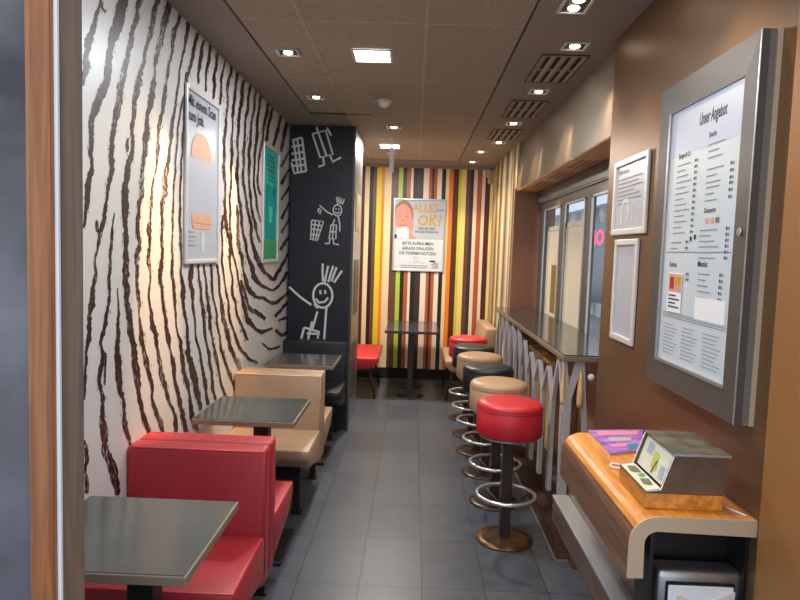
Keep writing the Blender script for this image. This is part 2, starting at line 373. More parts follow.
# left wall with brushed wood-grain mural
b = MB()
b.box((XL-.1, 1.36, 0), (XL, 8.05, H+.02), 'wallwhite')
strokes = [
 [(101,0,2),(97,12,4),(94,25,4),(90,35,7),(88,45,7),(87,52,5),(86,60,6),(86,70,7),(84,78,4),(83,86,2)],
 [(100,0,2),(102,8,3),(105,13,2)],
 [(123,-3,10),(121,10,11),(117,25,11),(113,38,9),(110,50,6),(109,65,6),(107,78,7),(103,90,9),(98,100,8),(94,113,7),(91,125,6),(91,140,5),(91,155,4),(92,168,4),(89,180,6),(87,192,7),(87,205,5),(85,215,3),(83.5,228,2)],
 [(140,-3,5),(137,15,5),(133,30,5),(130,45,4),(127,60,5),(124,72,6),(121,85,7),(119,100,6),(116,115,6),(113,130,6),(112,145,5),(111,160,5),(112,172,4),(108,185,4),(107,197,3),(105,208,4),(103,222,4),(100,235,4),(97,248,3),(95,262,3),(95,275,4),(93,290,4),(91,305,7),(90,315,5),(89,325,5),(88,340,5),(86,355,3),(85,375,3),(84,400,2)],
 [(84,440,3),(86,455,4),(85,470,3),(87,485,5),(86,493,4)], [(97,220,2),(96.5,226,4),(98,232,3),(100,228,2)],
 [(157,-3,5),(154,15,5),(151,30,5),(148,42,4),(144,58,4),(141,72,4),(138,85,6),(135,97,5),(134,110,4),(132,125,4),(132,140,4),(131,155,6),(128,168,6),(126,180,6),(125,195,7),(125,210,6),(125,225,5),(126,245,5),(126,265,6),(126,285,6),(126.5,300,5),(129,315,6),(131,335,6),(134,350,6),(136,370,6),(138,385,6),(139,400,4),(143,415,4),(147,428,4),(150,440,3)],
 [(128,138,2),(127,146,3),(127,152,2)],
 [(114,213,1),(111,242,3),(110,258,3),(109,283,3),(109,300,3),(105,322,4),(103,333,4),(101,343,3),(102.5,358,4),(100,372,4),(99,383,4),(103,397,4),(102,413,5),(104,433,7),(105,448,6),(112,467,9),(116,483,7),(117,495,5)],
 [(106,353,2),(105,370,2),(104.5,385,2)],
 [(117.5,288,1),(118,303,1.5),(118.5,320,3),(117.5,333,4),(117.5,350,5),(117.5,363,6),(119,380,6),(121.5,397,5),(123.5,400,3),(124,417,4),(125,428,5),(129,440,3),(131,452,2)],
 [(171,0,6),(167,10,7),(164,25,7),(161,40,5),(158,52,5),(155,65,3),(154,77,2),(153,85,6),(151,97,6),(149,108,5),(147,120,4),(146,135,6),(145,150,4),(143,165,4),(142,180,4),(141,197,4),(140,200,4),(138,215,4),(138,230,4),(139,243,4),(137,255,5),(137,270,4),(137,282,3),(138,298,3),(139,304,3),(139,312,1),(140,326,3),(142,338,4),(144,350,4),(147,365,5),(149,375,4),(152,387,3),(152,398,3),(155,410,4),(159,420,4),(163,432,5)],
 [(180,14,3),(178,22,4),(174,33,4),(171,55,3),(168,70,3),(166,83,3),(164,98,4),(160,122,4),(158,133,3),(158,148,4),(156,167,2),(153,183,2),(151,198,3),(152,203,4),(150,218,2),(149,228,5),(150,242,3),(148,255,4),(150,272,2),(149,293,2),(149,303,2),(152,318,4),(153,325,5),(155,337,4),(158,353,3),(160,367,4),(163,380,5),(167,395,4),(169,402,2),(174,413,4),(176,432,4)],
 [(188,20,3),(186,40,3),(182,58,2),(179,75,2),(177,93,2),(176,100,2),(173,120,3),(171,138,3),(169,155,3),(166,173,5),(164,193,5),(162.5,205,4),(162,225,3),(162,247,3),(161,267,5),(160,278,4),(162,292,3),(163,307,3),(166,322,3),(167.5,337,5),(170,348,2),(171,352,1.5),(173,367,4),(175,382,3),(179,400,4),(182,413,4),(186,432,5)],
 [(197,33,3),(194,48,3),(190,67,3),(186,85,2),(183,100,2),(179,117,2),(176,155,2),(175,170,2),(173,198,1.5),(172.5,222,3),(172,242,2),(172,260,3),(173,283,3),(175,300,3),(175,317,2),(177.5,333,2),(179,338,3),(182,355,4),(183,370,3),(187,382,5),(189,393,1.5),(190,402,4),(192,413,4),(195,430,5)],
 [(186,72,2),(184,110,2),(182,150,2),(180,190,2),(180,230,2.5),(181,250,2),(181,270,2),(182.5,288,4),(184,313,3),(186,322,2),(187.5,333,3),(187.5,352,5),(191,363,6),(194,378,6),(197.5,393,5),(200,410,4)],
 [(204,40,3),(201,55,3),(199,70,3),(198,84,2)], [(211,45,3),(208,62,3),(206,75,2),(205,92,2)], [(218,53,3),(215,70,3),(214,85,3),(213,99,2)], [(225,60,3),(222,75,2.5),(221,90,2.5),(220,105,2)],
 [(191,264,4),(191,283,4),(192.5,298,3),(194,317,2),(196,338,2),(200,355,2),(203,373,4),(206,392,3),(207.5,405,3)],
 [(198,264,3),(200,288,2.5),(202.5,307,3),(204,325,3),(207,347,2.5),(209,355,3),(211.5,375,3),(212.5,387,3),(215,400,3)],
 [(204,264,2),(206,288,2),(208,303,3),(210,323,3),(212,340,2),(215,352,3),(217.5,368,3),(221,383,2),(225,397,3)],
 [(211,264,3),(212.5,292,2),(216,312,2),(217.5,327,3),(219,335,2),(222.5,353,3),(227,368,3),(233,382,4),(236,392,3)],
 [(217,264,3),(219,283,2),(221,303,3),(224,320,4),(228,338,4),(232,350,4),(237,362,4),(241,371,4)],
 [(231.7,65,2.5),(227.5,90,2.5),(227,110,2.5),(225,130,2.5),(224,150,3),(224,172,3),(225,192,2),(225,217,3),(227.5,233,4),(230,247,3),(230,268,1.5),(232.5,280,2),(232,293,3),(235,303,3),(238,317,2),(244,332,3),(248,340,2)],
 [(222,215,2),(222,248,2),(223,273,2),(227,295,2),(229,313,2),(233,330,2.5),(240,348,3),(248,358,4),(258,363,3)],
 [(237.5,72,2.5),(235,93,2.5),(233,110,2.5),(232,135,2),(231.5,157,3),(231,175,2),(230,197,2.5),(230,217,2),(231,243,2),(235,262,2),(238,278,2),(242,297,3),(246,315,4),(249,322,5),(254,328,4),(262,332,4),(272,328,3)],
 [(244,80,2.5),(242,90,2.5),(241,103,3),(238,127,3),(237.5,153,2),(237,175,3),(237.5,188,2),(240,205,3),(242,225,3),(246,248,3),(251,265,4),(254,277,5),(261,285,3),(272.5,290,3),(282,282,3),(287.5,272,3)],
 [(237,205,2),(238,235,3),(239,250,4),(242.5,260,3),(244,275,3),(249,290,5),(256,297,4),(263,298,4),(272.5,303,4),(282,298,3),(287.5,292,2)],
 [(241,280,2),(246,298,3),(250,308,4),(257.5,313,5),(265,319,3)], [(275,317,3),(282,308,3),(287.5,302,2)], [(275,330,3),(282,335,3),(287,332,2)], [(278,321,2),(287,317,2)],
 [(250,85,2.5),(247.5,107,2.5),(245,127,2),(243.5,155,3),(243,178,2.5),(246,200,2.5),(250,222,3),(252.5,245,3),(257,257,5),(263,270,4),(268,275,3),(274,279,4),(282,265,3),(287.5,253,2)],
 [(256,90,2.5),(254,105,2.5),(251,127,2.5),(249,158,3),(249,178,2),(250,197,2.5),(254,222,3),(257,233,2.5),(260,243,2)],
 [(261,95,3),(257.5,115,3),(257,133,3),(254.5,158,2),(254,183,2),(256,200,2),(260,222,2)],
 [(268,103,2.5),(265,120,3),(262.5,137,2),(259,160,2),(257.5,175,2),(259,190,3),(261,195,2)],
 [(272.5,108,3),(268,127,3),(266,141,3)], [(281,115,3),(277,132,3),(273,146,3)], [(287,122,3),(282.5,143,3),(281,152,2)],
 [(289,151,2),(281,167,3)], [(289,169,2),(281,184,3)], [(289,187,2),(281,200,3)], [(289,203,2),(281,219,3)], [(289,219,2),(281,233,3)], [(289,236,2),(280,250,3)],
 [(262,343,2),(270,349,2),(280,346,2)],
 # lower wall, behind the benches and tables
 [(92,500,4),(96,530,5),(99,560,5)], [(119,500,5),(124,530,6),(128,560,6)],
]
def cat_rom(P, step=1.6):
    out = []
    for k in range(len(P)-1):
        p0, p1, p2, p3 = P[max(k-1, 0)], P[k], P[k+1], P[min(k+2, len(P)-1)]
        n = max(2, int(math.dist(p1[:2], p2[:2])/step))
        for j in range(n):
            t = j/n
            out.append(tuple(.5*((2*p1[i])+(-p0[i]+p2[i])*t+(2*p0[i]-5*p1[i]+4*p2[i]-p3[i])*t*t+(-p0[i]+3*p1[i]-3*p2[i]+p3[i])*t**3) for i in range(3)))
    out.append(P[-1]); return out
rnd = random.Random(3)
def wallpt(x, y, h): 
    p = on(x, y, 0, XL); p.x = XL+h; return p
for si, st in enumerate(strokes):
    pts = cat_rom(st); h = .001+.00002*si
    L = []; R = []; jl = jr = 0
    for k, (x, y, w) in enumerate(pts):
        x0, y0 = pts[max(k-1, 0)][:2]; x1, y1 = pts[min(k+1, len(pts)-1)][:2]
        d = Vector((x1-x0, y1-y0)); d.normalize() if d.length else None
        q = Vector((-d.y, d.x))
        jl = jl*.5+rnd.uniform(-.8, .8)*min(1, w*.22); jr = jr*.5+rnd.uniform(-.8, .8)*min(1, w*.22)
        w = max(.6, w*1.0)
        if len(st) > 3: x += .35*math.sin(k*.37+si)
        L.append(wallpt(x+q.x*(w/2+jl), y+q.y*(w/2+jl), h)); R.append(wallpt(x-q.x*(w/2+jr), y-q.y*(w/2+jr), h))
        if rnd.random() < .09 and w > 2:      # stray bristle marks beside the stroke
            s = rnd.choice((-1, 1)); cx = x+q.x*s*(w/2+rnd.uniform(.6, 1.6)); cy = y+q.y*s*(w/2+.8); a = rnd.uniform(.25, .6); l = rnd.uniform(1.2, 5)
            b.quad([wallpt(cx-a, cy, h+.0005), wallpt(cx+a, cy+.5, h+.0005), wallpt(cx+a*.4-d.x*-l*.2, cy+l, h+.0005)], 'brush')
    for k in range(len(pts)-1): b.quad([R[k], R[k+1], L[k+1], L[k]], 'brush')
b.box((XL, 1.36, 0), (XL+.012, 5.57, .09), 'gap')
struct(b.obj('wall_left'), 'white wall with dark brushed wood grain mural')

# black column wall with line drawings
b = MB(); YC = 5.57
b.box((-1.085, YC, 0), (-.543, 6.36, H), 'black')
def P5(x, y): q = on(x, y, 1, YC); return (q.x, q.z)
fl = Flat(b, (0, YC, 0), (1, 0, 0), (0, 0, 1))
def zz(pts, X0, Y0, s): return [P5(X0+x/s, Y0+y/s) for x, y in pts]
A = lambda *p: fl.line(zz(p, 260, 110, 4.286), .018, 'chalk')
B5 = lambda *p: fl.line(zz(p, 260, 110, 4.286), .012, 'chalk')
C3 = lambda *p: fl.line(zz(p, 270, 240, 3.75), .019, 'chalk')
for l in ([(136,130),(180,118)],[(180,118),(198,262)],[(160,122),(178,266)],[(143,127),(163,270)],[(134,225),(148,272),(198,262)],[(134,158),(184,150)],[(134,188),(187,180)],[(136,216),(192,208)],[(140,240),(195,235)],
          [(225,103),(282,88),(312,190),(258,203),(225,103)],[(250,97),(285,196)],[(243,72),(248,98)],[(287,75),(305,110)],[(270,202),(275,235),(250,243)],[(300,195),(312,222),(348,203)]): A(*l)
for l in ([(328,372),(333,402)],[(338,372),(340,402)],[(350,377),(346,402)],[(362,382),(352,405)],[(326,422),(327,427)],[(338,422),(338,427)],[(322,436),(330,444),(341,436)],
          [(312,450),(285,435),(255,408)],[(252,422),(262,432),(258,446),(248,432),(252,422)],[(335,455),(342,488),(342,520)],[(320,468),(312,492)],[(305,492),(328,492),(325,552),(296,552),(305,492)],[(316,492),(310,552)],[(300,522),(327,522)],
          [(300,552),(297,572),(278,572)],[(315,552),(315,573),(338,577)],[(222,472),(272,478),(245,560),(217,555),(222,472)],[(238,474),(226,557)],[(256,476),(237,558)],[(221,490),(266,496)],[(220,510),(260,515),],[(219,532),(253,538)],
          [(332+18*math.cos(k*PI/10), 430+24*math.sin(k*PI/10)) for k in range(21)]): B5(*l)
for l in ([(198,88),(197,120),(199,155)],[(218,97),(205,158)],[(237,97),(218,158)],[(250,102),(230,155)],[(270,115),(240,160)],[(188,188),(190,204)],[(206,188),(208,202)],[(172,220),(184,235),(205,232),(218,216)],
          [(155,243),(115,215),(72,176)],[(178,268),(157,340)],[(212,250),(203,372)],[(165,240),(180,256)],[(128,328),(185,345),(178,370)],[(128,328),(117,370)],[(158,305),(143,372)],[(138,350),(182,352)],
          [(198+36*math.cos(k*PI/12), 208+46*math.sin(k*PI/12)) for k in range(25)]): C3(*l)
struct(b.obj('wall_column'), 'black wall section with white stick figure drawings')
b = MB()
b.box((-.543, 5.565, 0), (-.535, 6.36, H), 'steel')
for z0, z1, m in ((.25, .75, 'greyframe'), (1.0, 1.5, 'greyframe'), (1.75, 2.1, 'slatbeige')): b.box((-.535, 5.75, z0), (-.531, 6.2, z1), m)
b.box((-.548, 5.556, 0), (-.530, 5.567, H), 'greyframe')
struct(b.obj('trim_1'), 'steel cladding on the side of the black column')

# back wall stripes
b = MB()
b.box((-1.2, YB, 0), (1.1, YB+.1, H+.02), 'st_b')
bx = [(-.692,'w'),(-.673,'m'),(-.63,'c'),(-.574,'k'),(-.53,'b'),(-.487,'y'),(-.425,'o'),(-.391,'c'),(-.307,'b'),(-.22,'g'),(-.168,'k'),(-.121,'r'),(-.072,'w'),(-.041,'k'),(.015,'d'),(.083,'w'),(.151,'r'),(.185,'m'),(.215,'r'),
      (.251,'w'),(.306,'k'),(.355,'c'),(.395,'o'),(.446,'m'),(.513,'v'),(.546,'l'),(.605,'b'),(.654,'d'),(.696,'w'),(.739,'r'),(.797,'w'),(.836,'m'),(.897,'l'),(.933,'t'),(1.0,'t')]
bx[22] = (.395, 'o')
left = [(-1.2,'b'),(-1.14,'w'),(-1.09,'m'),(-1.03,'y'),(-.97,'c'),(-.9,'d'),(-.84,'o'),(-.79,'c'),(-.73,'k')]
allb = left+bx
for (x0, k), (x1, _) in zip(allb, allb[1:]): b.box((x0, YB-.006, .135), (x1, YB, H), 'st_'+k)
b.box((-1.2, YB-.012, 0), (1.1, YB, .135), 'gap')
b.box((-1.2, YB-.03, H-.035), (1.1, YB, H), 'ceil')
struct(b.obj('wall_back'), 'back wall of multicoloured vertical stripes')

# right slatted wall
b = MB(); b.box((XR+.02, 6.08, 0), (XR+.12, 8.05, H), 'st_s')
y = 6.09; k = 0
seq = 'tsbtswtsbstwtsbtlsbstts'
while y < 7.93:
    w = .05+.04*((k*37) % 5)/5
    b.box((XR, y, 0), (XR+.03, min(y+w, 7.94), H), 'st_'+seq[k % len(seq)]); y += w+.012; k += 1
struct(b.obj('wall_right'), 'beige vertical slats right of the striped wall')

# menu wall
b = MB(); b.box((XR, 1.66, 0), (XR+.25, 3.19, H+.02), 'bronze', .004)
struct(b.obj('wall_menu'), 'bronze brown wall carrying the menu case')
# recess: low wall, end panels, header, bulkhead
b = MB()
b.box((1.14, 3.19, 0), (1.3, 6.06, 1.04), 'panelbrown')
b.box((.915, 6.06, 0), (1.3, 6.10, 2.2), 'panelbrown')
b.box((1.12, 3.19, 2.075), (1.3, 6.06, 2.2), 'winframe')
struct(b.obj('wall_window'), 'brown panelling around the window recess')
b = MB()
b.prism([(.928, 2.185), (.965, H), (1.3, H), (1.3, 2.185)], 1, 3.18, 6.12, 'bulk')
b.box((.932, 3.18, 2.18), (1.28, 6.10, 2.187), 'soffit')
struct(b.obj('bulkhead_trim'), 'champagne metal bulkhead over the window recess').name = 'trim_2'
b = MB()
for k in range(3):
    y0 = 3.9+k*.6
    b.box((.96, y0, 2.172), (1.10, y0+.42, 2.18), 'soffit')
    for j in range(3): b.box((.975+j*.042, y0+.02, 2.17), (1.0+j*.042, y0+.40, 2.173), 'panelbrown')
tag(b.obj('air_grille'), 'wood coloured slotted grille under the window bulkhead', 'grille')

# window
b = MB()
for y0, y1 in ((5.80, 6.0), (5.01, 5.15), (4.26, 4.41), (3.50, 3.65), (3.19, 3.24)): b.box((1.15, y0, 1.07), (1.175, y1, 1.999), 'winframe')
b.box((1.15, 3.19, 2.0), (1.21, 6.05, 2.074), 'winframe')
b.box((1.15, 3.19, 1.04), (1.21, 6.05, 1.07), 'winframe', .004)
w = struct(b.obj('window_1'), 'dark grey framed window behind the counter')
b = MB()
for y0, y1 in ((5.775, 5.80), (5.15, 5.175), (4.985, 5.01), (4.41, 4.435), (4.235, 4.26), (3.65, 3.675)): b.box((1.142, y0, 1.07), (1.152, y1, 2.0), 'alu')
for y0, y1 in ((5.15, 5.8), (4.41, 5.01), (3.65, 4.26)): b.box((1.142, y0, 1.985), (1.152, y1, 2.0), 'alu')
b.box((1.13, 3.19, 2.068), (1.152, 6.06, 2.085), 'alu')
b.obj('glazing_bead', w)
b = MB(); b.box((1.178, 3.24, 1.07), (1.184, 5.8, 2.0), 'glass'); b.obj('pane', w)

# window posters seen from behind
for (y0, y1, z1, lab) in ((5.16, 5.66, 1.84, 'back of a poster on the far window pane'), (4.45, 4.98, 1.85, 'back of a pale poster on the middle window pane')):
    r = thing('window_poster', lab+', lit from outside', 'poster', (1.166, (y0+y1)/2, 1.07), 'posters stuck on the window')
    b = MB(); hw = (y1-y0)/2; hh = z1-1.07
    for a in ((-hw, 0, -hw+.03, hh), (hw-.03, 0, hw, hh), (-hw, 0, hw, .03), (-hw, hh-.035, hw, hh)):
        b.box((-.01, a[0], a[1]), (0, a[2], a[3]), 'whiteframe')
    b.obj('frame', r)
    b = MB(); b.box((-.003, -hw+.03, .03), (0, hw-.03, hh-.03), 'backpaper')
    if y0 > 5: b.box((-.0045, -.12, .05), (-.003, .06, .45), 'backpaper2')
    b.obj('paper', r)

# outside street
b = MB(); b.box((1.35, 1.0, -.1), (9, 40, -.02), 'pave'); struct(b.obj('ground'), 'grey pavement outside the window')
r = thing('street_building', 'pale building across the pavement seen through the window', 'building', (4.9, 16, 0))
b = MB(); b.box((0, -12, 0), (3, 20, 7), 'brick'); b.obj('wall', r)
for k in range(9):
    b = MB(); y0 = -9+k*3
    b.box((-.05, y0, .4), (.02, y0+1.9, 2.5), 'fdark'); b.box((-.09, y0+2.0, .2), (.02, y0+2.5, 2.6), 'fwhite'); b.obj('shopfront', r)
b = MB(); b.box((-.3, -11, 2.9), (.02, 18, 3.5), 'fwhite'); b.obj('fascia', r)
p = on(598, 238, 0, 4.3)
r = thing('lit_sign', 'small pink red lit number sign outside the window', 'sign', (4.3, p.y, p.z))
b = MB(); b.box((0, -.8, -.22), (.12, .8, .22), 'fdark'); b.obj('sign_box', r)
b = MB(); f = Flat(b, (0, .35, -.16), (0, -1, 0), (0, 0, 1)); f.text('IO', 0, 0, .5, 'signred', .004, sx=1.6); b.obj('lettering', r, fix=False)
b = MB(); b.box((.12, -.05, -.05), (.2, .05, .05), 'fdark'); b.obj('bracket', r)

# doorway pieces near the camera
b = MB(); b.prism([(-.704, 1.27), (-.659, 1.27), (-.71, 1.355), (-1.2, 1.355), (-1.2, 1.30), (-.704, 1.30)], 2, 0, H, 'doordark'); struct(b.obj('trim_3'), 'dark brown doorway jamb at the left')
b = MB(); b.box((-.712, 1.262, 0), (-.704, 1.29, H), 'white', .002); struct(b.obj('trim_4'), 'white strip beside the left jamb')
b = MB(); b.box((-.762, 1.25, 0), (-.712, 1.295, H), 'doorwood', .005); struct(b.obj('door_1'), 'orange brown wooden door edge at the left')
b = MB(); b.box((-1.2, 1.265, 0), (-.762, 1.29, H), 'greyglass'); b.obj('door_panel', bpy.data.objects['door_1'])
b = MB(); b.box((XR-.006, 1.05, 0), (XR+.25, 1.655, H), 'bronze2', .003); struct(b.obj('trim_5'), 'orange brown door surround at the right')

# ------------------------------------------------------------------ ceiling fittings
def fixture(name, label, x, y, sx, sy, lamps, mat='lampw', on_=True, group=None, sz=None):
    r = thing(name, label, 'light', (x, y, H), group)
    b = MB(); t = .012
    for a in ((-sx-t, -sy-t, sx+t, -sy), (-sx-t, sy, sx+t, sy+t), (-sx-t, -sy, -sx, sy), (sx, -sy, sx+t, sy)):
        b.box((a[0], a[1], -.006), (a[2], a[3], .0), 'whiteframe')
    b.obj('frame', r)
    if sz is None:
        b = MB(); b.box((-sx, -sy, -.001), (sx, sy, .0), 'blackmetal'); b.obj('reflector', r)
        for q in lamps:
            b = MB(); b.lathe([(0, -.006), (.022, -.006), (.026, 0), (0, 0)], (q[0], q[1], 0), mat if on_ else 'white', 24); b.obj('lamp', r)
    else:
        b = MB(); b.box((-sx, -sy, -.004), (sx, sy, .0), mat); b.obj('diffuser', r)
    return r
def spot(x, y, power, col=(1, .78, .5), size=78, blend=.6, z=H-.03, rx=0, ry=0):
    l = bpy.data.lights.new('lamp_light', 'SPOT'); l.energy = power; l.color = col; l.spot_size = rad(size); l.spot_blend = blend; l.shadow_soft_size = .03
    o = bpy.data.objects.new('lamp_light', l); COL.objects.link(o); o.location = (x, y, z); o.rotation_euler = (rx, ry, 0)
    return o
def area(x, y, z, sx, sy, power, col=(1, 1, 1)):
    l = bpy.data.lights.new('panel_light', 'AREA'); l.shape = 'RECTANGLE'; l.size = sx; l.size_y = sy; l.energy = power; l.color = col
    o = bpy.data.objects.new('panel_light', l); COL.objects.link(o); o.location = (x, y, z); return o
WARM = (1, .62, .28)
fixture('panel_light', 'large square bright ceiling panel nearer the door', -.262, 3.55, .093, .10, [], 'lamp', sz=1)
fixture('panel_light', 'bright square ceiling panel close to the striped wall', -.285, 6.57, .093, .10, [], 'lamp', sz=1)
dl = [(-.715, 3.53, 'small downlight over the mural, nearest of the left row'), (-.718, 4.54, 'small downlight left of the smoke detector'),
      (-.21, 5.55, 'small downlight between the smoke detector and the far panel light')]
for x, y, lab in dl: fixture('downlight', lab, x, y, .05, .05, [(0, .0)], group='small recessed downlights')
fixture('twin_downlight', 'twin lamp downlight at the top edge of the picture', .633, 2.76, .05, .09, [(0, -.045), (0, .045)])
for x, y, lab in ((.76, 3.30, 'right row downlight in front of the first air vent'), (.755, 4.21, 'right row downlight between first and second vent'), (.755, 5.24, 'right row downlight between second and third vent'),
               (.755, 6.15, 'right row downlight beyond the third vent'), (.645, 6.74, 'second last downlight of the right ceiling row'), (.63, 7.5, 'last downlight of the right row, by the stripes')):
    fixture('downlight', lab, x, y, .05, .05, [(0, 0)], group='small recessed downlights')
fixture('downlight', 'small downlight above the nearest red bench', -.715, 2.52, .05, .05, [(0, 0)], group='small recessed downlights')
for y, pw in ((2.78, 230), (3.86, 190), (4.9, 30)): spot(-.82, y, pw, (1, .56, .2), 28, .8, ry=rad(15))
for y, pw in ((2.62, 14), (3.53, 14), (4.54, 8)): spot(-.715, y, pw, (1, .74, .46), 100, .6)
spot(-.21, 5.55, 10, WARM)
for y, pw in ((3.30, 22), (4.21, 20), (5.24, 18), (6.15, 16), (6.74, 26), (7.45, 34)): spot(.755 if y < 6.5 else .64, y, pw, (1, .74, .46), 95, .6)
spot(.633, 2.76, 22, (1, .74, .46), 90); spot(.68, 1.95, 26, (1, .70, .38), 90)
for y, pw in ((3.27, 34), (4.08, 32), (5.02, 30), (5.92, 28)): spot(.80, y, pw, (1, .82, .58), 28, .9, ry=rad(-22))  # second spot per right row downlight, added to streak the bulkhead with light
area(-.262, 3.55, H-.012, .18, .19, 22, (.92, .96, 1)); spot(-.2, 7.3, 26, (1, .80, .55), 110, .8)  # the spot here has no fitting, added to brighten the striped wall
area(-.285, 6.57, H-.012, .18, .19, 50, (1, .93, .84))
area(-.262, 1.9, H-.012, .18, .19, 12, (.85, .93, 1))
# lamps shining into the window recess
spot(1.03, 4.0, 5, (1, .68, .4), 120, .6, 2.16); spot(1.03, 5.3, 5, (1, .68, .4), 120, .6, 2.16)

for y0, y1, lab in ((3.45, 3.98, 'nearest slotted air vent in the right ceiling strip'), (4.47, 5.01, 'middle slotted air vent in the right ceiling strip'), (5.5, 6.0, 'farthest slotted air vent in the right ceiling strip')):
    r = thing('ceiling_vent', lab, 'vent', (.75, y0, H), 'slotted ceiling vents')
    b = MB(); L = y1-y0
    b.box((-.125, -.012, -.003), (.125, 0, 0), 'gap'); b.box((-.125, L, -.003), (.125, L+.012, 0), 'gap'); b.box((-.125, 0, -.003), (-.12, L, 0), 'gap'); b.box((.12, 0, -.003), (.125, L, 0), 'gap')
    b.box((-.12, 0, -.002), (.12, L, 0), 'ceil'); b.obj('frame', r)
    b = MB()
    for j in range(4):
        for q in range(2): b.box((-.090+j*.055, .03+q*L*.5, -.004), (-.072+j*.055, L*.5-.02+q*L*.5, -.002), 'gap')
    b.obj('slot', r)
    b = MB()
    for j in range(4): b.box((-.070+j*.055, .02, -.008), (-.052+j*.055, L-.02, -.002), 'joint')
    b.obj('louvre', r)

r = thing('smoke_detector', 'round beige smoke detector on the ceiling tiles', 'detector', (-.248, 4.57, H))
b = MB(); b.lathe([(0, 0), (.055, 0), (.055, -.012), (.045, -.02), (0, -.02)], (0, 0, 0), 'whiteframe', 32); b.obj('base', r)
b = MB(); b.lathe([(.038, -.02), (.038, -.034), (.02, -.05), (0, -.052)], (0, 0, 0), 'whiteframe', 32); b.obj('sensor', r)
for _s in (-1, 1): b = MB(); b.tube([(_s*.085, 0, -.004), (_s*.03, 0, -.006)], .006, 'edge'); b.obj('bracket', r)

r = thing('hanging_sign', 'narrow white sign hanging below the far ceiling light', 'sign', (-.235, 5.95, H))
b = MB(); b.tube([(0, 0, 0), (0, 0, -.08)], .008, 'white'); b.obj('rod', r)
b = MB(); b.box((-.018, -.09, -.32), (.018, .09, -.12), 'white', .006); b.box((-.045, -.01, -.17), (.045, .01, -.15), 'white', .003); b.obj('panel', r)

r = thing('alarm_sensor', 'small beige alarm sensor high in the corner on the stripes', 'sensor', (.872, YB-.006, 2.45))
b = MB(); b.box((-.028, -.03, .06), (.03, 0, .16), 'edge', .008, 3); b.obj('housing', r)
b = MB(); b.box((-.012, -.05, -.01), (.03, 0, .055), 'edge', .01, 3); b.obj('sensor_head', r)

# ------------------------------------------------------------------ wall posters
def snap_frame(b, hu, hv, axis, t=.022, d=.014, m='whiteframe', sgn=1):
    for a in ((-hu, 0, -hu+t, hv), (hu-t, 0, hu, hv), (-hu+t, 0, hu-t, t), (-hu+t, hv-t, hu-t, hv)):
        if axis == 0: b.box((min(0, sgn*d), a[0], a[1]), (max(0, sgn*d), a[2], a[3]), m, .004)
        else: b.box((a[0], -d, a[1]), (a[2], 0, a[3]), m, .004)
# job poster
r = thing('job_poster', 'large grey framed poster with orange arch on the mural', 'poster', (XL+.002, 3.322, 1.498))
b = MB(); snap_frame(b, .262, .855, 0); b.obj('frame', r)
b = MB(); f = Flat(b, (.003, -.262, 0), (0, 1, 0), (0, 0, 1)); f.rect(.01, .01, .514, .845, 'postergrey', 0)
b.obj('sheet', r, fix=False)
b = MB(); f = Flat(b, (.004, -.262, 0), (0, 1, 0), (0, 0, 1))
f.text('Mit einem Scan', .03, .765, .074, 'ink', sx=.95); f.text('zum Job.', .03, .695, .074, 'ink', sx=.95)
b.obj('lettering', r, fix=False)
b = MB(); f = Flat(b, (.004, -.262, 0), (0, 1, 0), (0, 0, 1))
f.ell(.24, .545, .155, .11, 'orange', .001, 0, PI); f.rect(.085, .525, .395, .545, 'orange')
f.rect(.10, .515, .38, .522, 'paper')
f.rect(.10, .205, .40, .25, 'orange'); f.poly([(.13, .175), (.37, .175), (.40, .2), (.10, .2)], 'orange')
for k, (u, w_) in enumerate(((.03, .1), (.03, .13), (.03, .09), (.03, .12))): f.rect(u, .155-k*.022, u+w_, .160-k*.022, 'greyink')
for u, v in ((.06, .60), (.085, .59), (.42, .56), (.44, .57), (.11, .61)): f.ell(u, v, .008, .006, 'paper', .001, n=10)
f.ell(.27, .11, .028, .055, 'paper', .0008, n=20)
b.obj('artwork', r, fix=False)
# teal poster
r = thing('teal_poster', 'bright teal framed poster beside the black column', 'poster', (XL+.002, 4.885, 1.475))
b = MB(); snap_frame(b, .262, .86, 0); b.obj('frame', r)
b = MB(); f = Flat(b, (.003, -.262, 0), (0, 1, 0), (0, 0, 1)); f.rect(.01, .01, .514, .85, 'teal', 0); b.obj('sheet', r, fix=False)
b = MB(); f = Flat(b, (.004, -.262, 0), (0, 1, 0), (0, 0, 1))
f.rect(.022, .022, .5, .165, 'green'); f.poly([(.10, .18), (.44, .17), (.42, .57), (.12, .58)], 'tealdark'); f.rect(.2, .3, .32, .42, 'teal', .0018)
f.rect(.03, .38, .07, .64, 'tealdark')
for k in range(4): f.rect(.13, .78-k*.035, .36+.03*(k % 2), .80-k*.035, 'tealdark')
for k in range(2): f.rect(.16, .64-k*.03, .40, .65-k*.03, 'tealdark')
b.obj('artwork', r, fix=False)
# back poster
r = thing('baby_poster', 'framed poster with a baby photo and yellow question on the stripes', 'poster', (.048, YB-.008, 1.345))
b = MB(); snap_frame(b, .32, .89, 1, .02, .02, 'alu'); b.obj('frame', r)
b = MB(); f = Flat(b, (-.32, -.004, 0), (1, 0, 0), (0, 0, 1)); f.rect(.01, .01, .63, .88, 'paper', 0); f.rect(.02, .395, .62, .87, 'posterbg', .0006); b.obj('sheet', r, fix=False)
b = MB(); f = Flat(b, (-.32, -.005, 0), (1, 0, 0), (0, 0, 1))
f.ell(.125, .69, .12, .175, 'hair', .0010); f.ell(.12, .655, .105, .165, 'skin', .0014); f.ell(.20, .56, .05, .09, 'skin', .0012)
f.poly([(.03, .40), (.20, .40), (.19, .53), (.13, .545), (.05, .52)], 'pinkcloth', .0018); f.poly([(.2, .4), (.29, .4), (.22, .47), (.19, .53)], 'skin', .0016)
